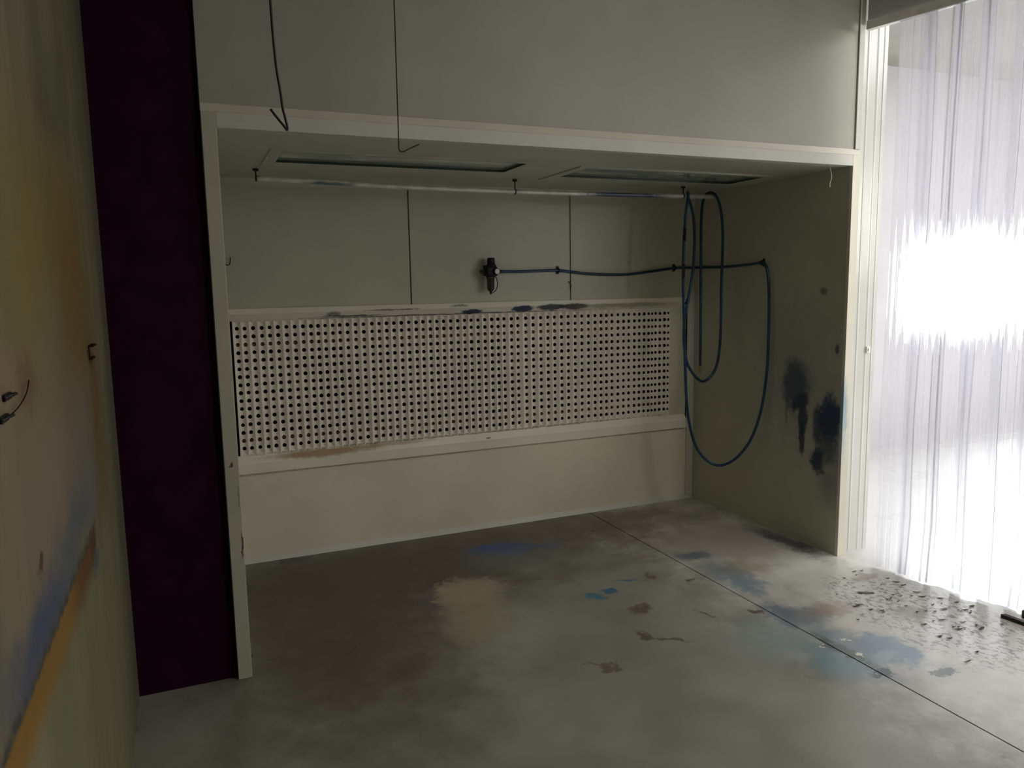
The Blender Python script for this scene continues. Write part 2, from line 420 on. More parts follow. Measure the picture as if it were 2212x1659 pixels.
    col = S((2.84, 0.10), (0.14, 0.12), (0.26, 0.22, 0.14), amt=0.5, soft=0.6, wob=1.4)
    # brown scrapes
    K = dict(soft=0.35, wob=1.5, wob2=1.2)
    for c_, r_, ro in (((2.437, 0.081), (0.035, 0.02), 0), ((1.82, -0.41), (0.02, 0.03), 0), ((1.90, -0.49), (0.10, 0.015), -0.7),
                      ((1.98, -0.13), (0.06, 0.04), 0), ((2.03, -0.10), (0.025, 0.04), 0.4), ((1.5, -0.60), (0.09, 0.02), -0.6), ((2.50, -0.41), (0.03, 0.02), 0),
                      ((2.30, 0.25), (0.02, 0.06), 0), ((1.43, 0.85), (0.03, 0.02), 0), ((2.25, -0.30), (0.015, 0.03), 0)):
        col = S(c_, r_, (0.10, 0.075, 0.05), amt=0.85, rot=ro, **K)
    # litter-brown scuffed zone in front of the curtain
    zone = m.ramp(m.math('MULTIPLY_ADD', m.wob, 1.2, m.vmath('LENGTH', m.scale(m.vmath('SUBTRACT', m.uv, (3.28, -0.85, 0)), (1/0.36, 1/0.60, 0)))), 1.25, 0.7)
    scr = m.noise(1.0, 6, 0.72, vec=m.scale(m.co, (34, 24, 1)))
    zm = m.math('MULTIPLY', zone, m.ramp(scr, 0.50, 0.57))
    col = m.mix(m.math('MULTIPLY', zm, 0.7), col, (0.075, 0.065, 0.05))
    col = S((3.22, -0.79), (0.10, 0.07), (0.24, 0.22, 0.17), amt=0.8, soft=0.5, wob=1.2)
    col = S((3.40, -0.32), (0.10, 0.05), (0.24, 0.19, 0.15), amt=0.8, soft=0.6, wob=1.4)
    col = S((2.86, -0.56), (0.14, 0.06), (0.28, 0.21, 0.17), amt=0.7, soft=0.6, wob=1.6)
    # clean pale concrete outside the curtain
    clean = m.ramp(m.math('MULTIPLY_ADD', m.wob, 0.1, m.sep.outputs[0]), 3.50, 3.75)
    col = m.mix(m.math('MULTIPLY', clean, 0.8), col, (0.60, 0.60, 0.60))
    m.base(col)
    m.l(m.ramp(big, 0.3, 0.7, 0.24, 0.40), m.p.inputs['Roughness'])
    m.bump(m.noise(14, 3, 0.5), 0.05, 0.004)
    return m.m
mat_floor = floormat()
mat_groove = simple('joint_filler', (0.05, 0.05, 0.05), 0.9)

# ------------------------------------------------------------------ dimensions (metres)
W, D, H = 3.513, 1.515, 2.40          # booth interior
PL, PR = 0.058, 0.060                 # front post widths
HH, HS = 0.063, 0.034                 # header, flashing
ZT = 4.50                             # workshop ceiling
ZB = 3.75                             # lower ceiling of the bay
LX = -0.46                            # left wall plane
YB = 2.104                            # rear building wall with the bay window
XB, YR = 12.0, -5.0
CU0 = Vector((3.555, -0.24)); CUD = Vector((0.219, -0.9757)).normalized()   # curtain line on the floor

# ------------------------------------------------------------------ setting
# floor slabs with a real saw-cut joint along y at x = 2.563
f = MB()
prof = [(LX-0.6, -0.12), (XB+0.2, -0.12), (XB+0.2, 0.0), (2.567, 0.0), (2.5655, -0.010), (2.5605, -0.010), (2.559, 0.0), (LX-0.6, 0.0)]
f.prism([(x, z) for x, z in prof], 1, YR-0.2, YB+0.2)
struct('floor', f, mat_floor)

struct('wall_left', MB().box((LX-0.10, YR, 0.0), (LX, 0.03, ZT), 0.012), mat_left)
struct('wall_gap', MB().box((LX-0.09, 0.034, 0.0), (-PL-0.002, 0.06, ZT)), mat_black_panel)
RX0, RX1, RZ0, RZ1 = 4.9, 9.2, 1.9, 3.2        # unseen high window strip, added to light the booth's back wall
rw_ = MB()
rw_.box((LX-0.1, YR-0.1, 0), (RX0, YR, ZT)); rw_.box((RX1, YR-0.1, 0), (XB, YR, ZT))
rw_.box((RX0, YR-0.1, 0), (RX1, YR, RZ0)); rw_.box((RX0, YR-0.1, RZ1), (RX1, YR, ZT))
struct('wall_rear', rw_, mat_roomwall)
wf = MB()
wf.box((RX0, YR-0.10, RZ0), (RX0+0.05, YR+0.02, RZ1)); wf.box((RX1-0.05, YR-0.10, RZ0), (RX1, YR+0.02, RZ1))
wf.box((RX0, YR-0.10, RZ0-0.02), (RX1, YR+0.03, RZ0+0.03)); wf.box((RX0, YR-0.10, RZ1-0.03), (RX1, YR+0.02, RZ1))
struct('high_window_added', wf, mat_white)
# rear wall with the window opening
WX0, WX1, WZ0, WZ1 = 7.10, 11.2, 1.27, 2.06
bw = MB()
bw.box((LX-0.5, YB, 0), (WX0, YB+0.15, ZT)); bw.box((WX1, YB, 0), (XB+0.2, YB+0.15, ZT))
bw.box((WX0, YB, 0), (WX1, YB+0.15, WZ0)); bw.box((WX0, YB, WZ1), (WX1, YB+0.15, ZT))
struct('wall_back', bw, mat_baywall)
wf = MB()
wf.box((WX0, YB-0.01, WZ0), (WX0+0.05, YB+0.10, WZ1)); wf.box((WX1-0.05, YB-0.01, WZ0), (WX1, YB+0.10, WZ1))
wf.box((WX0, YB-0.03, WZ0-0.03), (WX1, YB+0.10, WZ0+0.012)); wf.box((WX0, YB-0.01, WZ1-0.03), (WX1, YB+0.10, WZ1))
struct('window_1', wf, mat_white)
struct('wall_right', MB().box((XB, YR-0.1, 0), (XB+0.12, YB+0.1, ZT)), mat_baywall)
# partition between workshop and bay: stub beside the booth
struct('wall_side', MB().box((3.600, 0.066, 0), (3.765, YB-0.001, ZT)), mat_baywall)
# glossy folded sheet jamb on the stub's end, ribs like the photo's vertical highlights
jb = MB()
xs0, xs1 = 3.600, 3.800
pts = []
for i in range(97):
    t = i / 96
    x = xs0 + (xs1 - xs0) * t
    rib = 0.0035 * max(0.0, math.cos(2*PI*(t*3.6 + 0.22*math.sin(7*t)))) ** 4
    pts.append((x, 0.040 - rib))
pts += [(xs1, 0.064), (xs0, 0.064)]
jb.prism(pts, 2, 0.0, ZT)
struct('trim_1', jb, mat_jamb)
# partition continuing past the curtain opening
LEN = 2.75
E0 = CU0 + CUD * LEN; E1 = CU0 + CUD * 4.75
nrm = Vector((-CUD.y, CUD.x)); nrm = nrm if nrm.x > 0 else -nrm
ZR = 3.14
def seg_box(mb, a, b, z0, z1, th):
    mb.prism([(a.x, a.y), (b.x, b.y), (b.x+nrm.x*th, b.y+nrm.y*th), (a.x+nrm.x*th, a.y+nrm.y*th)], 2, z0, z1)
    return mb
pw = MB(); seg_box(pw, E0, E1, 0, ZT, 0.12)
seg_box(pw, CU0 + CUD * -0.20 + nrm*0.03, E0 + nrm*0.03, ZR+0.051, ZT, 0.12)
struct('wall_partition', pw, mat_baywall)
# ceilings, each with an opening for an added, unseen roof light
def roof(xa, xb, z, o, th=0.1, oblique=False):
    m = MB(); x0, x1, y0, y1 = o
    if oblique:     # west edge follows the partition
        px_ = lambda y: CU0.x + (y - CU0.y) / CUD.y * CUD.x + 0.14
        m.prism([(px_(0.03), YB+0.2), (x0, YB+0.2), (x0, YR-0.1), (px_(YR-0.1), YR-0.1), (px_(0.03), 0.03)], 2, z, z+th)
    else:
        m.box((xa, YR-0.1, z), (x0, YB+0.2, z+th))
    m.box((x1, YR-0.1, z), (xb, YB+0.2, z+th))
    m.box((x0, YR-0.1, z), (x1, y0, z+th)); m.box((x0, y1, z), (x1, YB+0.2, z+th))
    return m
def curb(o, z):
    m = MB(); x0, x1, y0, y1 = o
    for a, b in (((x0, y0), (x1, y0+0.05)), ((x0, y1-0.05), (x1, y1)), ((x0, y0+0.05), (x0+0.05, y1-0.05)), ((x1-0.05, y0+0.05), (x1, y1-0.05))):
        m.box((a[0], a[1], z-0.02), (b[0], b[1], z+0.14))
    return m
SB = (5.0, 7.9, -2.6, 0.2)
SWK = (2.95, 4.15, -4.6, -3.2)
struct('ceiling', roof(LX-0.5, 5.0, ZT, SWK), mat_roomceil)
struct('ceiling', roof(3.77, XB+0.2, ZB, SB, 0.1, True), mat_roomceil)
struct('bay_skylight_added', curb(SB, ZB), mat_white)  # unseen roof light, added to brighten the bay floor
struct('workshop_skylight_added', curb(SWK, ZT), mat_white)  # unseen roof light, added to brighten the booth front and back wall

# ------------------------------------------------------------------ spray booth
booth = thing('spray_booth', 'large cream sheet-metal spray booth with open front and perforated rear filter', 'spray booth')
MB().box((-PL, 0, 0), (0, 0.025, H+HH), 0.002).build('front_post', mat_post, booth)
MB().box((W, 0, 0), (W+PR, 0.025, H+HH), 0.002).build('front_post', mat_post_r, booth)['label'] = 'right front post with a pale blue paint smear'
MB().box((0, 0, H), (W, 0.06, H+HH), 0.002).build('header', mat_front, booth)
MB().prism([(0.0, H+HH), (0.055, H+HH), (0.055, H+HH+HS), (0.010, H+HH+HS)], 0, -PL, W+PR).build('flashing', mat_flash, booth)
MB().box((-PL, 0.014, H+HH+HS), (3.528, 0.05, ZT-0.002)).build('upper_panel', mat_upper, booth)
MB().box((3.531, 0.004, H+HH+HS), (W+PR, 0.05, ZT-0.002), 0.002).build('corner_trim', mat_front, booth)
MB().box((-0.05, 0.0255, 0), (0, D, H)).build('side_wall', mat_paint, booth)
MB().box((W, 0.0255, 0), (W+0.045, D, H)).build('side_wall', mat_rwall, booth)['label'] = 'right side wall with dark blue paint stains'
# ceiling with two recessed light openings
F1 = (0.255, 0.415); F2 = (1.955, 0.485); FW, FD = 1.415, 0.565
gl = [(0.06, 0.045), (1.355, 0.385)]         # glass opening inside the fitting
def opening(o): return (o[0]+gl[0][0], o[1]+gl[0][1], o[0]+gl[1][0], o[1]+gl[1][1])
o1, o2 = opening(F1), opening(F2)
cb = MB()
z0, z1 = H, H+0.045
def cbox(xa, ya, xb, yb): cb.box((xa, ya, z0), (xb, yb, z1))
xs = [-0.05, o1[0], o1[2], o2[0], o2[2], W+0.045]
cbox(xs[0], 0.06, xs[1], D); cbox(xs[2], 0.06, xs[3], D); cbox(xs[4], 0.06, xs[5], D)
cbox(o1[0], 0.06, o1[2], o1[1]); cbox(o1[0], o1[3], o1[2], D)
cbox(o2[0], 0.06, o2[2], o2[1]); cbox(o2[0], o2[3], o2[2], D)
cb.build('booth_ceiling', mat_ceil, booth)
MB().box((-0.05, 0.06, H+0.20), (W+0.045, D+0.45, H+0.22)).build('roof', mat_paint, booth)
# rear: upper panels with seams
SEAM = [0.0, 1.225, 2.422, W]
ZU = 1.600
for i in range(3):
    a = SEAM[i] + (0.0045 if i else 0); b = SEAM[i+1] - (0.0045 if i < 2 else 0)
    MB().box((a, D, ZU), (b, D+0.03, H), 0.0015).build('back_panel', mat_paint, booth)
MB().box((0, D, 0.0), (W, D+0.03, 0.60)).build('lower_panel', mat_lower, booth)
MB().box((0, D+0.031, ZU), (W, D+0.04, H)).build('seam_backing', mat_dark, booth)
# trims around the filter (outer flat band, then a sloping inner face)
MB().prism([(D-0.022, 1.618), (D+0.0, 1.618), (D+0.022, 1.535), (D+0.016, 1.535), (D-0.022, 1.585)], 0, 0.0, 3.42).build('upper_trim', mat_trim_up, booth)
MB().prism([(D-0.022, 0.5855), (D, 0.5855), (D+0.022, 0.708), (D+0.016, 0.708), (D-0.022, 0.648)], 0, 0.0, 3.44).build('lower_trim', mat_trim_low, booth)
MB().box((3.295, D+0.004, 0.69), (3.445, D+0.03, 1.56), 0.002).build('end_plate', mat_paint, booth)
MB().box((0.0, D+0.002, 0.69), (0.075, D+0.03, 1.56)).build('end_plate', mat_paint, booth)
MB().box((3.450, D-0.012, 0.03), (W, D, 1.66), 0.002).build('corner_strip', mat_front, booth)
MB().prism([(D-0.016, 0.0), (D, 0.0), (D, 0.034), (D-0.004, 0.034)], 0, 0.0, W).build('skirting', mat_front, booth)
MB().prism([(D, H), (D, H-0.035), (D-0.030, H)], 0, 0.0, W).build('ceiling_cove', mat_paint, booth)
# dark plenum behind the filter
pl = MB()
pl.box((0, D+0.42, 0.4), (W, D+0.44, H)); pl.box((0, D+0.04, 0.58), (W, D+0.43, 0.60)); pl.box((0, D+0.041, 1.62), (W, D+0.43, 1.64))
pl.box((-0.02, D+0.03, 0.4), (0.0, D+0.44, H)); pl.box((W, D+0.03, 0.4), (W+0.02, D+0.44, H))
pl.build('plenum', mat_dark, booth)

# ------------------------------------------------------------------ pleated perforated filter
CX = [0.116, 0.161, 0.211, 0.262, 0.309, 0.359, 0.411, 0.462, 0.513, 0.562, 0.607, 0.652, 0.7, 0.745, 0.795, 0.848, 0.901, 0.956, 1.004, 1.054, 1.104, 1.155, 1.206, 1.257, 1.305, 1.356, 1.403, 1.452, 1.503, 1.554, 1.603, 1.652, 1.703, 1.754, 1.806, 1.853, 1.9, 1.957, 2.007, 2.07, 2.128, 2.188, 2.245, 2.299, 2.356, 2.411, 2.469, 2.524, 2.58, 2.635, 2.685, 2.732, 2.78, 2.831, 2.88, 2.926, 2.976, 3.019, 3.062, 3.102, 3.134, 3.166, 3.206, 3.248, 3.285]
CX = CX[:-1] + [3.282]
NR = 17
ZC = [1.497 - 0.0503*k for k in range(NR)]
def build_filter():
    root = thing('paint_filter', 'beige pleated filter board with rows of round holes across the booth back wall', 'filter', (0, 0, 0))
    bm = bmesh.new()
    edges = [CX[0] - 0.026] + [(a+b)/2 for a, b in zip(CX, CX[1:])] + [CX[-1] + 0.014]
    ze = [ZC[0] + 0.042] + [(a+b)/2 for a, b in zip(ZC, ZC[1:])] + [ZC[-1] - 0.018]
    SEG = 16
    def depth(x, i):
        xl, xr = edges[i], edges[i+1]
        c = CX[i]
        u = (c - x)/(c - xl) if x < c else (x - c)/(xr - c)
        amp = 0.017 * min(1.25, (xr - xl)/0.05)
        if i > 52: amp *= 0.8
        t = max(0.0, (abs(u) - 0.22)/0.78)
        return D + 0.006 + amp*(1 - t)
    for i, c in enumerate(CX):
        xl, xr = edges[i], edges[i+1]
        r = min(0.0125, (xr-xl)*0.33)
        for k in range(NR):
            zc = ZC[k] + random.uniform(-0.0012, 0.0012)
            zl, zh = ze[k+1], ze[k]
            rr = r * random.uniform(0.92, 1.06)
            inner, outer = [], []
            for s in range(SEG):
                a = 2*PI*s/SEG + PI/SEG
                ca, sa = math.cos(a), math.sin(a)
                inner.append((c + rr*ca, zc + rr*sa))
                # ray to the cell's rectangle
                tx = ((xr - c) if ca > 0 else (xl - c))/ca if abs(ca) > 1e-6 else 1e9
                tz = ((zh - zc) if sa > 0 else (zl - zc))/sa if abs(sa) > 1e-6 else 1e9
                t = min(tx, tz)
                outer.append((c + t*ca, zc + t*sa))
            VI = [bm.verts.new((x, depth(x, i), z)) for x, z in inner]
            VM = []
            for (x, z), (x2, z2) in zip(inner, outer):
                xm, zm = (x*0.45+x2*0.55), (z*0.45+z2*0.55)
                VM.append(bm.verts.new((xm, depth(xm, i), zm)))
            VO = [bm.verts.new((x, depth(x, i), z)) for x, z in outer]
            for s in range(SEG):
                t = (s+1) % SEG
                bm.faces.new((VI[s], VI[t], VM[t], VM[s]))
                bm.faces.new((VM[s], VM[t], VO[t], VO[s]))
            # the four corners of the cell
            for (xc, zc2) in ((xl, zl), (xr, zl), (xr, zh), (xl, zh)):
                ang = math.atan2(zc2 - zc, xc - c) % (2*PI)
                s = int(((ang - PI/SEG) % (2*PI)) / (2*PI/SEG)) % SEG
                t = (s+1) % SEG
                vc = bm.verts.new((xc, depth(xc, i), zc2))
                try: bm.faces.new((VO[s], VO[t], vc))
                except ValueError: pass
    bmesh.ops.remove_doubles(bm, verts=bm.verts, dist=0.0002)
    for fc in bm.faces:
        if fc.normal.y > 0: fc.normal_flip()
    mb = MB(); mb.bm.free(); mb.bm = bm
    me = bpy.data.meshes.new('board'); bm.normal_update(); bm.to_mesh(me); bm.free()
    me.materials.append(mat_filter)
    o = bpy.data.objects.new('perforated_board', me); link(o, root)
    sm = o.modifiers.new('thickness', 'SOLIDIFY'); sm.thickness = 0.0015; sm.offset = -1
    # bars glimpsed through the third and the third-last row of holes
    for z in (ZC[2]-0.003, ZC[14]-0.003):
        MB().box((0.08, D+0.034, z-0.007), (3.29, D+0.040, z+0.007)).build('support_bar', mat_rust, root)
    # black gap strip down the left edge
    MB().box((0.076, D+0.010, 0.69), (0.089, D+0.028, 1.545)).build('edge_seal', mat_dark, root)
    return root
build_filter()

# ------------------------------------------------------------------ ceiling lights
def ceiling_light(o, label):
    x0, y0 = o
    r = thing('ceiling_light', label, 'light', (x0, y0, H), 'recessed lights in the booth ceiling')
    a, b = gl
    fr = MB()
    t = 0.006
    fr.box((0, 0, -t), (FW, a[1], 0)); fr.box((0, b[1], -t), (FW, FD, 0))
    fr.box((0, a[1], -t), (a[0], b[1], 0)); fr.box((b[0], a[1], -t), (FW, b[1], 0))
    fr.build('frame', mat_ceil, r)
    rim = MB(); q = 0.004
    rim.box((a[0], a[1], -t), (b[0], a[1]+q, 0.055)); rim.box((a[0], b[1]-q, -t), (b[0], b[1], 0.055))
    rim.box((a[0], a[1]+q, -t), (a[0]+q, b[1]-q, 0.055)); rim.box((b[0]-q, a[1]+q, -t), (b[0], b[1]-q, 0.055))
    rim.build('rim', mat_fixin, r)
    MB().box((a[0]+q, a[1]+q, 0.007), (b[0]-q, b[1]-q, 0.013)).build('glass_pane', mat_fixglass, r)
    MB().box((a[0], a[1], 0.055), (b[0], b[1], 0.15)).build('housing', mat_dark, r)
    return r
ceiling_light(F1, 'unlit green glass light recessed in booth ceiling above the left half')
ceiling_light(F2, 'unlit green glass light recessed in booth ceiling behind the looped hose, nearer the curtain')

# ------------------------------------------------------------------ hanging rail
ra = thing('hanging_rail', 'pale metal rail hung under booth ceiling with the blue hose looped on its end', 'rail', (0, 0, 0))
ry = 1.10
rp = [(0.247, ry, 2.350), (0.65, ry, 2.341), (1.05, ry, 2.331), (1.804, ry, 2.325), (2.5, ry, 2.327), (3.365, ry, 2.336)]
MB().tube(rp, 0.0145, 16, 6).build('tube', mat_rail, ra, True)
for x, z in ((0.242, 2.350), (1.812, 2.325), (3.10, 2.333)):
    h = MB()
    h.tube([(x, ry, H-0.001), (x, ry, z+0.016)], 0.004, 8, 1)
    h.lathe([(0, 0.016), (0.010, 0.016), (0.014, 0.008)], (x, ry, H), (0, 0, -1), 14)
    h.tube([(x, ry + 0.016*math.cos(a), z + 0.016*math.sin(a)) for a in [PI/2 + 2*PI*k/12 for k in range(13)]], 0.004, 8, 1, False)
    h.build('hanger', mat_blackmetal, ra, True)

# ------------------------------------------------------------------ air regulator
rg = thing('air_regulator', 'black compressed-air regulator with white gauge on the booth back wall', 'regulator', (0, 0, 0))
RX, RY, RZ = 1.778, D-0.062, 1.832
MB().box((RX-0.036, D-0.030, RZ-0.030), (RX+0.030, D-0.001, RZ+0.040), 0.004).build('wall_bracket', mat_black, rg)
b = MB(); b.box((RX-0.040, RY-0.036, RZ-0.035), (RX+0.034, RY+0.034, RZ+0.030), 0.008)
b.lathe([(0, 0.036), (0.012, 0.036), (0.016, 0.030), (0.022, 0.027)], (RX, RY, RZ+0.028), (0, 0, 1), 20)
b.build('body', mat_black, rg)
kb = MB(); kb.lathe([(0.0, 0.024), (0.002, 0.0275), (0.034, 0.0265), (0.040, 0.022)], (RX, RY, RZ+0.050), (0, 0, 1), 12)
kb.build('knob', mat_black, rg)
bo = MB(); bo.lathe([(0, 0.031), (0.016, 0.031), (0.018, 0.027), (0.085, 0.0255), (0.100, 0.019), (0.106, 0.010)], (RX-0.006, RY, RZ-0.033), (0, 0, -1), 24)
bo = bo.build('bowl', mat_bowl, rg, True)
MB().lathe([(0, 0.009), (0.012, 0.009), (0.016, 0.006), (0.022, 0.006)], (RX-0.006, RY, RZ-0.137), (0, 0, -1), 12).build('drain_valve', mat_black, bo)
MB().tube([(RX+0.022, RY-0.02, RZ-0.035), (RX+0.034, RY-0.02, RZ-0.06), (RX+0.036, RY-0.02, RZ-0.10), (RX+0.022, RY-0.015, RZ-0.135), (RX-0.002, RY, RZ-0.150)], 0.003, 8).build('drain_tube', mat_black, rg, True)
ga = MB(); ga.lathe([(0, 0.021), (0.020, 0.021), (0.023, 0.019)], (RX+0.022, RY-0.034, RZ-0.004), (0, -1, 0), 24)
ga = ga.build('gauge', mat_black, rg)
MB().lathe([(0, 0.0175), (0.0012, 0.0175)], (RX+0.022, RY-0.0569, RZ-0.004), (0, -1, 0), 24).build('dial', mat_gauge, ga)['label'] = 'white gauge dial'
for s, L in ((-1, 0.040), (1, 0.040)):
    ft = MB(); sx = RX + (-0.040 if s < 0 else 0.034)
    ft.lathe([(0, 0.013), (0.010, 0.013), (0.012, 0.009), (0.022, 0.009), (0.023, 0.013), (L, 0.012)], (sx, RY, RZ-0.004), (s, 0, 0), 6)
    ft.build('fitting', mat_blackmetal, rg)

# ------------------------------------------------------------------ blue air hose
def R2(p): return Vector(p)
hy = D - 0.020
hose_pts = [(1.852, RY, 1.829), (1.92, D-0.045, 1.828), (2.02, hy, 1.828), (2.17, hy, 1.831), (2.315, hy, 1.833), (2.45, hy, 1.818), (2.594, hy, 1.804), (2.87, hy, 1.797),
    (3.10, hy, 1.818), (3.317, hy, 1.842), (3.44, hy, 1.844), (3.488, hy-0.03, 1.844), (3.496, 1.38, 1.843), (3.496, 1.154, 1.839), (3.496, 0.95, 1.844), (3.495, 0.80, 1.853), (3.494, 0.735, 1.857),
    (3.492, 0.690, 1.835), (3.490, 0.664, 1.76), (3.488, 0.648, 1.63), (3.486, 0.640, 1.35), (3.482, 0.645, 1.10), (3.470, 0.68, 0.83), (3.440, 0.755, 0.60), (3.370, 0.86, 0.445), (3.285, 0.95, 0.417),
    (3.185, 1.01, 0.530), (3.128, 1.045, 0.768), (3.108, 1.06, 1.105), (3.099, 1.062, 1.371), (3.086, 1.066, 1.70), (3.090, 1.072, 1.96), (3.106, 1.075, 2.20), (3.122, 1.073, 2.320), (3.140, 1.100, 2.361), (3.158, 1.126, 2.338),
    (3.195, 1.115, 2.22), (3.206, 1.105, 2.056), (3.190, 1.095, 1.829), (3.146, 1.085, 1.62), (3.108, 1.080, 1.437), (3.108, 1.07, 1.238), (3.150, 1.06, 1.110), (3.259, 1.06, 1.014), (3.368, 1.06, 1.089), (3.412, 1.06, 1.291),
    (3.418, 1.065, 1.694), (3.426, 1.07, 2.06), (3.408, 1.075, 2.24), (3.365, 1.072, 2.335), (3.333, 1.10, 2.364), (3.300, 1.127, 2.330), (3.268, 1.112, 2.20), (3.260, 1.10, 1.90), (3.258, 1.09, 1.50), (3.257, 1.085, 1.13)]
hs = thing('air_hose', 'long blue air hose running from regulator and hanging in loops at right of booth', 'hose', (0, 0, 0))
MB().tube(hose_pts, 0.0100, 12, 6).build('hose', mat_hose, hs, True)
cp = MB(); cp.lathe([(0, 0.0095), (0.012, 0.0095), (0.014, 0.012), (0.036, 0.012), (0.040, 0.008), (0.062, 0.008)], (3.257, 1.085, 1.135), (-0.03, -0.0, -1), 12)
cp.build('coupling', mat_brass, hs)
for i in (30, 31):     # dark tape where the hose is bound
    p = Vector(hose_pts[i]); q = Vector(hose_pts[i+1])
    a = p.lerp(q, 0.25); bb = p.lerp(q, 0.62)
    MB().tube([a, a.lerp(bb, .5), bb], 0.0115, 10, 3).build('tape_wrap', mat_black, hs, True)

def hose_clip(loc, n, label):
    c = thing('hose_clip', label, 'clip', loc, 'clips holding the blue hose')
    n = Vector(n)
    t = Vector((n.y, -n.x, 0))
    ring = [n*0.0 + n*(0.0135*math.cos(a)) + Vector((0, 0, 0.0135*math.sin(a))) for a in [2*PI*k/14 for k in range(15)]]
    m = MB(); m.tube(ring, 0.0045, 8, 1, False); m.build('ring', mat_black, c, True)
    m = MB()
    A = Vector((0, 0, 0))
    lo = A - n*0.0155; hi = A - n*0.0195
    m.box((min(lo.x, hi.x) - abs(t.x)*0.010, min(lo.y, hi.y) - abs(t.y)*0.010, -0.026), (max(lo.x, hi.x) + abs(t.x)*0.010, max(lo.y, hi.y) + abs(t.y)*0.010, 0.030))
    m.build('plate', mat_black, c)
    return c
hose_clip((2.315, hy, 1.833), (0, -1, 0), 'black clip holding the hose on back wall just left of the right seam')
hose_clip((3.317, hy, 1.842), (0, -1, 0), 'small black clip holding the hose on back wall near the right corner')
hose_clip((3.494, 0.735, 1.857), (-1, 0, 0), 'black clip on right side wall where the hose bends down')

# ------------------------------------------------------------------ small things on the walls
o = MB(); o.tube([(0.103, D-0.001, 1.930), (0.101, D-0.022, 1.915), (0.097, D-0.024, 1.893), (0.088, D-0.022, 1.884), (0.076, D-0.020, 1.886), (0.070, D-0.018, 1.893)], 0.003, 8)
o = o.build('wire_hook', mat_blackmetal, None, True); tag(o, 'small dark wire hook on booth back wall beside the left post', 'hook')
o = MB(); o.tube([(2.405, D-0.001, 1.75), (2.412, D-0.012, 1.745), (2.420, D-0.010, 1.725), (2.421, D-0.001, 1.70)], 0.0035, 8)
o = o.build('wire_stub', mat_blackmetal, None, True); tag(o, 'short dark wire stub poking from the seam right of the regulator', 'wire')
o = MB(); o.tube([(3.405, 0.075, H), (3.412, 0.07, 2.375), (3.418, 0.068, 2.345), (3.410, 0.066, 2.315), (3.404, 0.066, 2.30), (3.406, 0.066, 2.28)], 0.0022, 6)
o = o.build('string', mat_string, None, True); tag(o, 'thin white string dangling inside the booth opening at top right', 'string')
sw = thing('wall_switch', 'tiny white switch box on glossy cream jamb beside the strip curtain', 'switch', (3.733, 0.040, 1.298))
MB().box((-0.014, -0.016, -0.020), (0.014, 0, 0.020), 0.003).build('box', mat_white, sw)
MB().box((-0.006, -0.021, -0.009), (0.006, -0.016, 0.009), 0.0015).build('rocker', mat_white, sw)

def cable(name, pts, r, label):
    o = MB().tube(pts, r, 8, 5).build(name, mat_wire, None, True)
    return tag(o, label, 'cable')
cable('hanging_cable', [(0.20, -0.3, ZT), (0.205, -0.3, 2.85), (0.226, -0.3, 2.475), (0.236, -0.3, 2.40), (0.244, -0.3, 2.358), (0.240, -0.3, 2.350), (0.232, -0.3, 2.362), (0.205, -0.3, 2.395), (0.184, -0.3, 2.423)], 0.0048,
      'thick dark cable with bent-back end hanging before the booth header, further left')
cable('hanging_wire', [(0.690, -0.3, ZT), (0.686, -0.3, 2.9), (0.685, -0.3, 2.51), (0.684, -0.3, 2.33), (0.685, -0.3, 2.298), (0.700, -0.3, 2.291), (0.735, -0.3, 2.307), (0.770, -0.3, 2.323)], 0.0026,
      'thin dark wire with hooked tip hanging before the booth header, further right')

# on the left wall
br = thing('angle_bracket', 'rusty brown angle bracket on the paint-stained left wall', 'bracket', (LX, -0.645, 1.547))
MB().box((-0.002, -0.05, -0.022), (0.003, -0.040, 0.024)).build('upright', mat_bracket, br)
m = MB(); m.box((-0.002, -0.042, 0.018), (0.014, 0.05, 0.024)); m.box((0, -0.042, -0.022), (0.010, 0.035, -0.016))
m.build('flange', mat_bracket, br)
for (y, z, lab) in ((-1.915, 1.566, 'black wall clip at the left photo edge, upper of two'), (-1.955, 1.534, 'black wall clip with thin wire at the left photo edge, lower of two')):
    c = thing('wall_clip', lab, 'clip', (LX, y, z), 'clips on the left wall')
    m = MB(); m.box((0, -0.03, -0.006), (0.006, 0.022, 0.006), 0.002); m.build('base', mat_black, c)
    m = MB(); m.tube([(0.003, -0.03, 0.0), (0.012, -0.01, 0.004), (0.012, 0.02, 0.002), (0.004, 0.032, -0.002)], 0.003, 8); m.build('loop', mat_black, c, True)
    if z < 1.55:
        MB().tube([(0.006, 0.02, 0.0), (0.008, 0.09, 0.006), (0.008, 0.17, 0.020), (0.006, 0.22, 0.040)], 0.0012, 6).build('wire', mat_bracket, c, True)

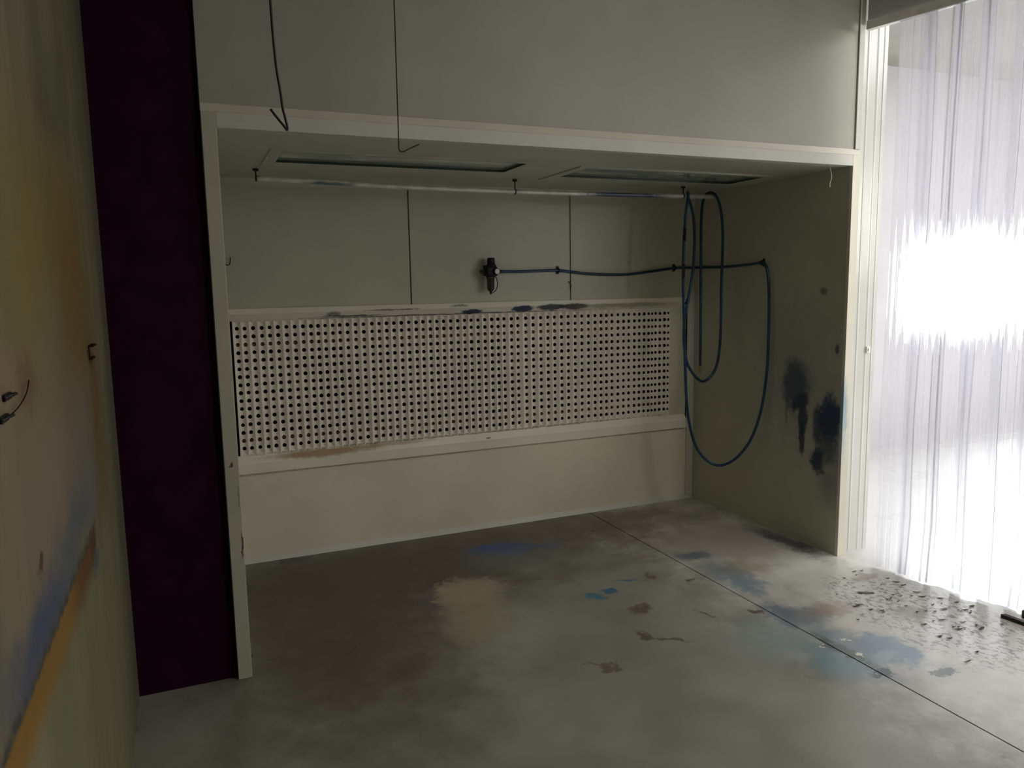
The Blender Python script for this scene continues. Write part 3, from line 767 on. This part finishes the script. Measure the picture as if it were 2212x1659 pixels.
# ------------------------------------------------------------------ strip curtain
cu = thing('strip_curtain', 'clear plastic strip curtain glowing with daylight at right of the booth', 'curtain', (CU0.x, CU0.y, 0))
ang = math.atan2(CUD.y, CUD.x)
cu.rotation_euler = (0, 0, ang)       # local +x runs along the curtain, local +y towards the bay
rl = MB(); rl.box((-0.18, -0.02, ZR), (LEN, 0.02, ZR+0.05), 0.003); rl.build('rail', mat_white, cu)
def make_strip(s0, w, off, zb, bend, seed):
    rnd = random.Random(seed)
    n = 36
    ph = [rnd.uniform(0, 6.28) for _ in range(5)]
    top, cols = ZR, []
    levels = [ZR, 2.4, 1.6, 0.9, 0.35, zb]
    bm = bmesh.new()
    def prof(t, zi):
        u = 2*t - 1
        y = off + bend * (1 - u*u) * (1 if zi < 1 else 1)
        y += 0.0022*math.sin(5*u*3 + ph[0] + 0.25*zi) + 0.0013*math.sin(17*u + ph[1] + 0.5*zi)
        if abs(u) > 0.9: y += (abs(u)-0.9)*0.02*(1 if bend > 0 else -1)
        return y
    sway = [rnd.uniform(-0.012, 0.012) for _ in levels]
    sway[0] = 0
    F, B = [], []
    for zi, z in enumerate(levels):
        rowf, rowb = [], []
        for k in range(n+1):
            t = k/n
            x = s0 + w*t + sway[zi]
            y = prof(t, zi)
            zz = z
            if zi == len(levels)-1: zz = z + 0.0025*math.sin(9*t + ph[2])
            rowf.append(bm.verts.new((x, y, zz))); rowb.append(bm.verts.new((x, y + 0.002, zz)))
        F.append(rowf); B.append(rowb)
    for a in range(len(levels)-1):
        for k in range(n):
            bm.faces.new((F[a][k], F[a+1][k], F[a+1][k+1], F[a][k+1]))
            bm.faces.new((B[a][k], B[a][k+1], B[a+1][k+1], B[a+1][k]))
        bm.faces.new((F[a][0], B[a][0], B[a+1][0], F[a+1][0]))
        bm.faces.new((F[a][n], F[a+1][n], B[a+1][n], B[a][n]))
    for k in range(n):
        bm.faces.new((F[0][k], F[0][k+1], B[0][k+1], B[0][k]))
        bm.faces.new((F[-1][k], B[-1][k], B[-1][k+1], F[-1][k+1]))
    mb = MB(); mb.bm.free(); mb.bm = bm
    return mb.build('strip', mat_strip, cu, True)
s, i = 0.0, 0
SW, STEP = 0.20, 0.145
while s < LEN - 0.1:
    make_strip(s, SW, -0.012 if i % 2 else 0.010, 0.0035 + random.uniform(0, 0.008), random.choice((0.012, 0.016, -0.010)), 100+i)
    s += STEP; i += 1

# ------------------------------------------------------------------ litter on the floor
bar = MB(); 
bar.prism([(3.575, -1.010), (3.60, -1.018), (3.66, -1.75), (3.635, -1.75)], 2, 0.001, 0.020)
bar = bar.build('metal_bar', mat_blackmetal); tag(bar, 'black flat bar lying on the floor under the curtain at right edge', 'bar')
wh = thing('rubber_foot', 'round black rubber foot standing under the curtain beside the black bar', 'foot', (3.70, -1.075, 0.0))
MB().lathe([(0, 0.030), (0.004, 0.034), (0.030, 0.034), (0.036, 0.028)], (0, 0, 0), (0, 0, 1), 20).build('pad', mat_black, wh)
MB().lathe([(0, 0.010), (0.020, 0.010), (0.022, 0.006)], (0, 0, 0.036), (0, 0, 1), 12).build('stud', mat_blackmetal, wh)

mf = [simple('flake_dark', (0.045, 0.038, 0.032), 0.6), simple('flake_olive', (0.10, 0.085, 0.055), 0.6), simple('flake_grey', (0.10, 0.11, 0.11), 0.6)]
def flake(x, y, L, wd, rz, mat, rnd):
    bm = bmesh.new()
    n = 9
    up = rnd.uniform(0.001, 0.006)
    T, Bm = [], []
    for k in range(n):
        a = 2*PI*k/n
        rr = rnd.uniform(0.55, 1.1)
        px, py = math.cos(a)*L*rr, math.sin(a)*wd*rr
        z = 0.0012 + up*(px/L)**2 + 0.002*rnd.random()
        T.append(bm.verts.new((px, py, z+0.0015))); Bm.append(bm.verts.new((px, py, z)))
    ct = bm.verts.new((0, 0, 0.0022)); cb_ = bm.verts.new((0, 0, 0.0006))
    for k in range(n):
        j = (k+1) % n
        bm.faces.new((T[k], T[j], ct)); bm.faces.new((Bm[j], Bm[k], cb_)); bm.faces.new((T[k], Bm[k], Bm[j], T[j]))
    mb = MB(); mb.bm.free(); mb.bm = bm
    o = mb.build('paint_flake', mat)
    o.location = (x, y, 0); o.rotation_euler = (0, 0, rz)
    return o
FL = [(3.492,-0.394),(3.489,-0.453),(3.484,-0.504),(3.469,-0.605),(3.438,-0.66),(3.511,-0.715),(3.054,-0.663),(3.099,-0.697),(3.087,-0.716),(3.051,-0.59),(3.026,-0.598),(3.305,-0.794),(3.411,-0.819),(3.54,-0.792),(3.351,-0.968),(3.281,-0.905),(3.259,-1.011),(3.371,-1.052),(3.262,-0.984),(3.151,-0.903),(3.111,-1.024),(3.129,-1.059),(3.57,-0.858),(3.502,-1.068),(3.483,-0.91),(3.498,-0.873),(3.455,-0.243),(3.405,-0.232),(3.118,-1.208),(2.999,-1.249)]
rnd = random.Random(3)
for (x, y) in FL:
    o = flake(x, y, rnd.uniform(0.012, 0.030), rnd.uniform(0.004, 0.008), rnd.uniform(-0.9, 0.1), mf[rnd.choice((0, 0, 1, 2))], rnd)
    tag(o, 'small curled dark paint flake scattered on floor before the strip curtain', 'flake', 'paint flakes before the strip curtain')
for k in range(26):
    x = rnd.gauss(3.33, 0.12); y = rnd.gauss(-0.85, 0.22)
    cx = CU0.x + (y - CU0.y)/CUD.y*CUD.x
    if x > cx - 0.03: x = cx - 0.04 - rnd.random()*0.1
    o = flake(x, y, rnd.uniform(0.006, 0.015), rnd.uniform(0.003, 0.005), rnd.uniform(-0.9, 0.2), mf[rnd.choice((0, 1, 2))], rnd)
    tag(o, 'small curled dark paint flake scattered on floor before the strip curtain', 'flake', 'paint flakes before the strip curtain')
o = flake(3.215, -0.491, 0.055, 0.016, -0.5, mf[1], rnd)
tag(o, 'larger olive brown paint flake lying alone between booth post and the scattered flakes', 'flake')

# ------------------------------------------------------------------ window daylight and added fill lamps
def area(name, loc, rot, sx, sy, power, color):
    l = bpy.data.lights.new(name, 'AREA'); l.shape = 'RECTANGLE'; l.size = sx; l.size_y = sy
    l.energy = power; l.color = color
    o = bpy.data.objects.new(name, l); o.location = loc; o.rotation_euler = rot
    COL.objects.link(o); return o
area('window_daylight', ((WX0+WX1)/2, YB+0.12, (WZ0+WZ1)/2), (-PI/2, 0, 0), WX1-WX0-0.1, WZ1-WZ0-0.05, 430, (0.97, 1.0, 1.0))
area('high_window_fill', ((RX0+RX1)/2, YR-0.06, (RZ0+RZ1)/2), (PI/2, 0, 0), RX1-RX0-0.1, RZ1-RZ0-0.06, 185, (1.0, 0.97, 0.90))  # added fill through the unseen high window
area('bay_roof_fill', ((SB[0]+SB[1])/2, (SB[2]+SB[3])/2, ZB+0.13), (0, 0, 0), SB[1]-SB[0]-0.12, SB[3]-SB[2]-0.12, 165, (1.0, 0.99, 0.98))  # added fill from above for the bay floor
area('workshop_roof_fill', ((SWK[0]+SWK[1])/2, (SWK[2]+SWK[3])/2, ZT+0.13), (0, 0, 0), SWK[1]-SWK[0]-0.12, SWK[3]-SWK[2]-0.12, 90, (1.0, 0.95, 0.82))  # added fill from behind the camera for the booth

w = bpy.data.worlds.new('world'); SC.world = w; w.use_nodes = True
w.node_tree.nodes['Background'].inputs[0].default_value = (0.8, 0.9, 1, 1)
w.node_tree.nodes['Background'].inputs[1].default_value = 0.02

# ------------------------------------------------------------------ camera
F, yaw, pitch, roll = 1639.55, 0.4029, 0.1312, -0.0171
fw = Vector((math.sin(yaw)*math.cos(pitch), math.cos(yaw)*math.cos(pitch), -math.sin(pitch)))
r_ = Vector((math.cos(yaw), -math.sin(yaw), 0)); u_ = r_.cross(fw)
rr = r_*math.cos(roll) + u_*math.sin(roll); uu = -r_*math.sin(roll) + u_*math.cos(roll)
cam = bpy.data.cameras.new('camera'); co = bpy.data.objects.new('camera', cam); COL.objects.link(co)
M = Matrix(((rr.x, uu.x, -fw.x, -0.1669), (rr.y, uu.y, -fw.y, -3.4408), (rr.z, uu.z, -fw.z, 1.7427), (0, 0, 0, 1)))
co.matrix_world = M
cam.sensor_fit = 'HORIZONTAL'; cam.sensor_width = 36.0; cam.lens = F/2212*36.0
cam.clip_start = 0.02
SC.camera = co

SC.view_settings.view_transform = 'Standard'; SC.view_settings.look = 'None'
SC.view_settings.gamma = 1.0; SC.view_settings.exposure = 0.0
SC.view_settings.use_curve_mapping = False
SC.cycles.max_bounces = 9; SC.cycles.diffuse_bounces = 4; SC.cycles.transparent_max_bounces = 24
SC.cycles.transmission_bounces = 10; SC.cycles.glossy_bounces = 4
SC.cycles.sample_clamp_indirect = 6.0
SC.cycles.use_denoising = True
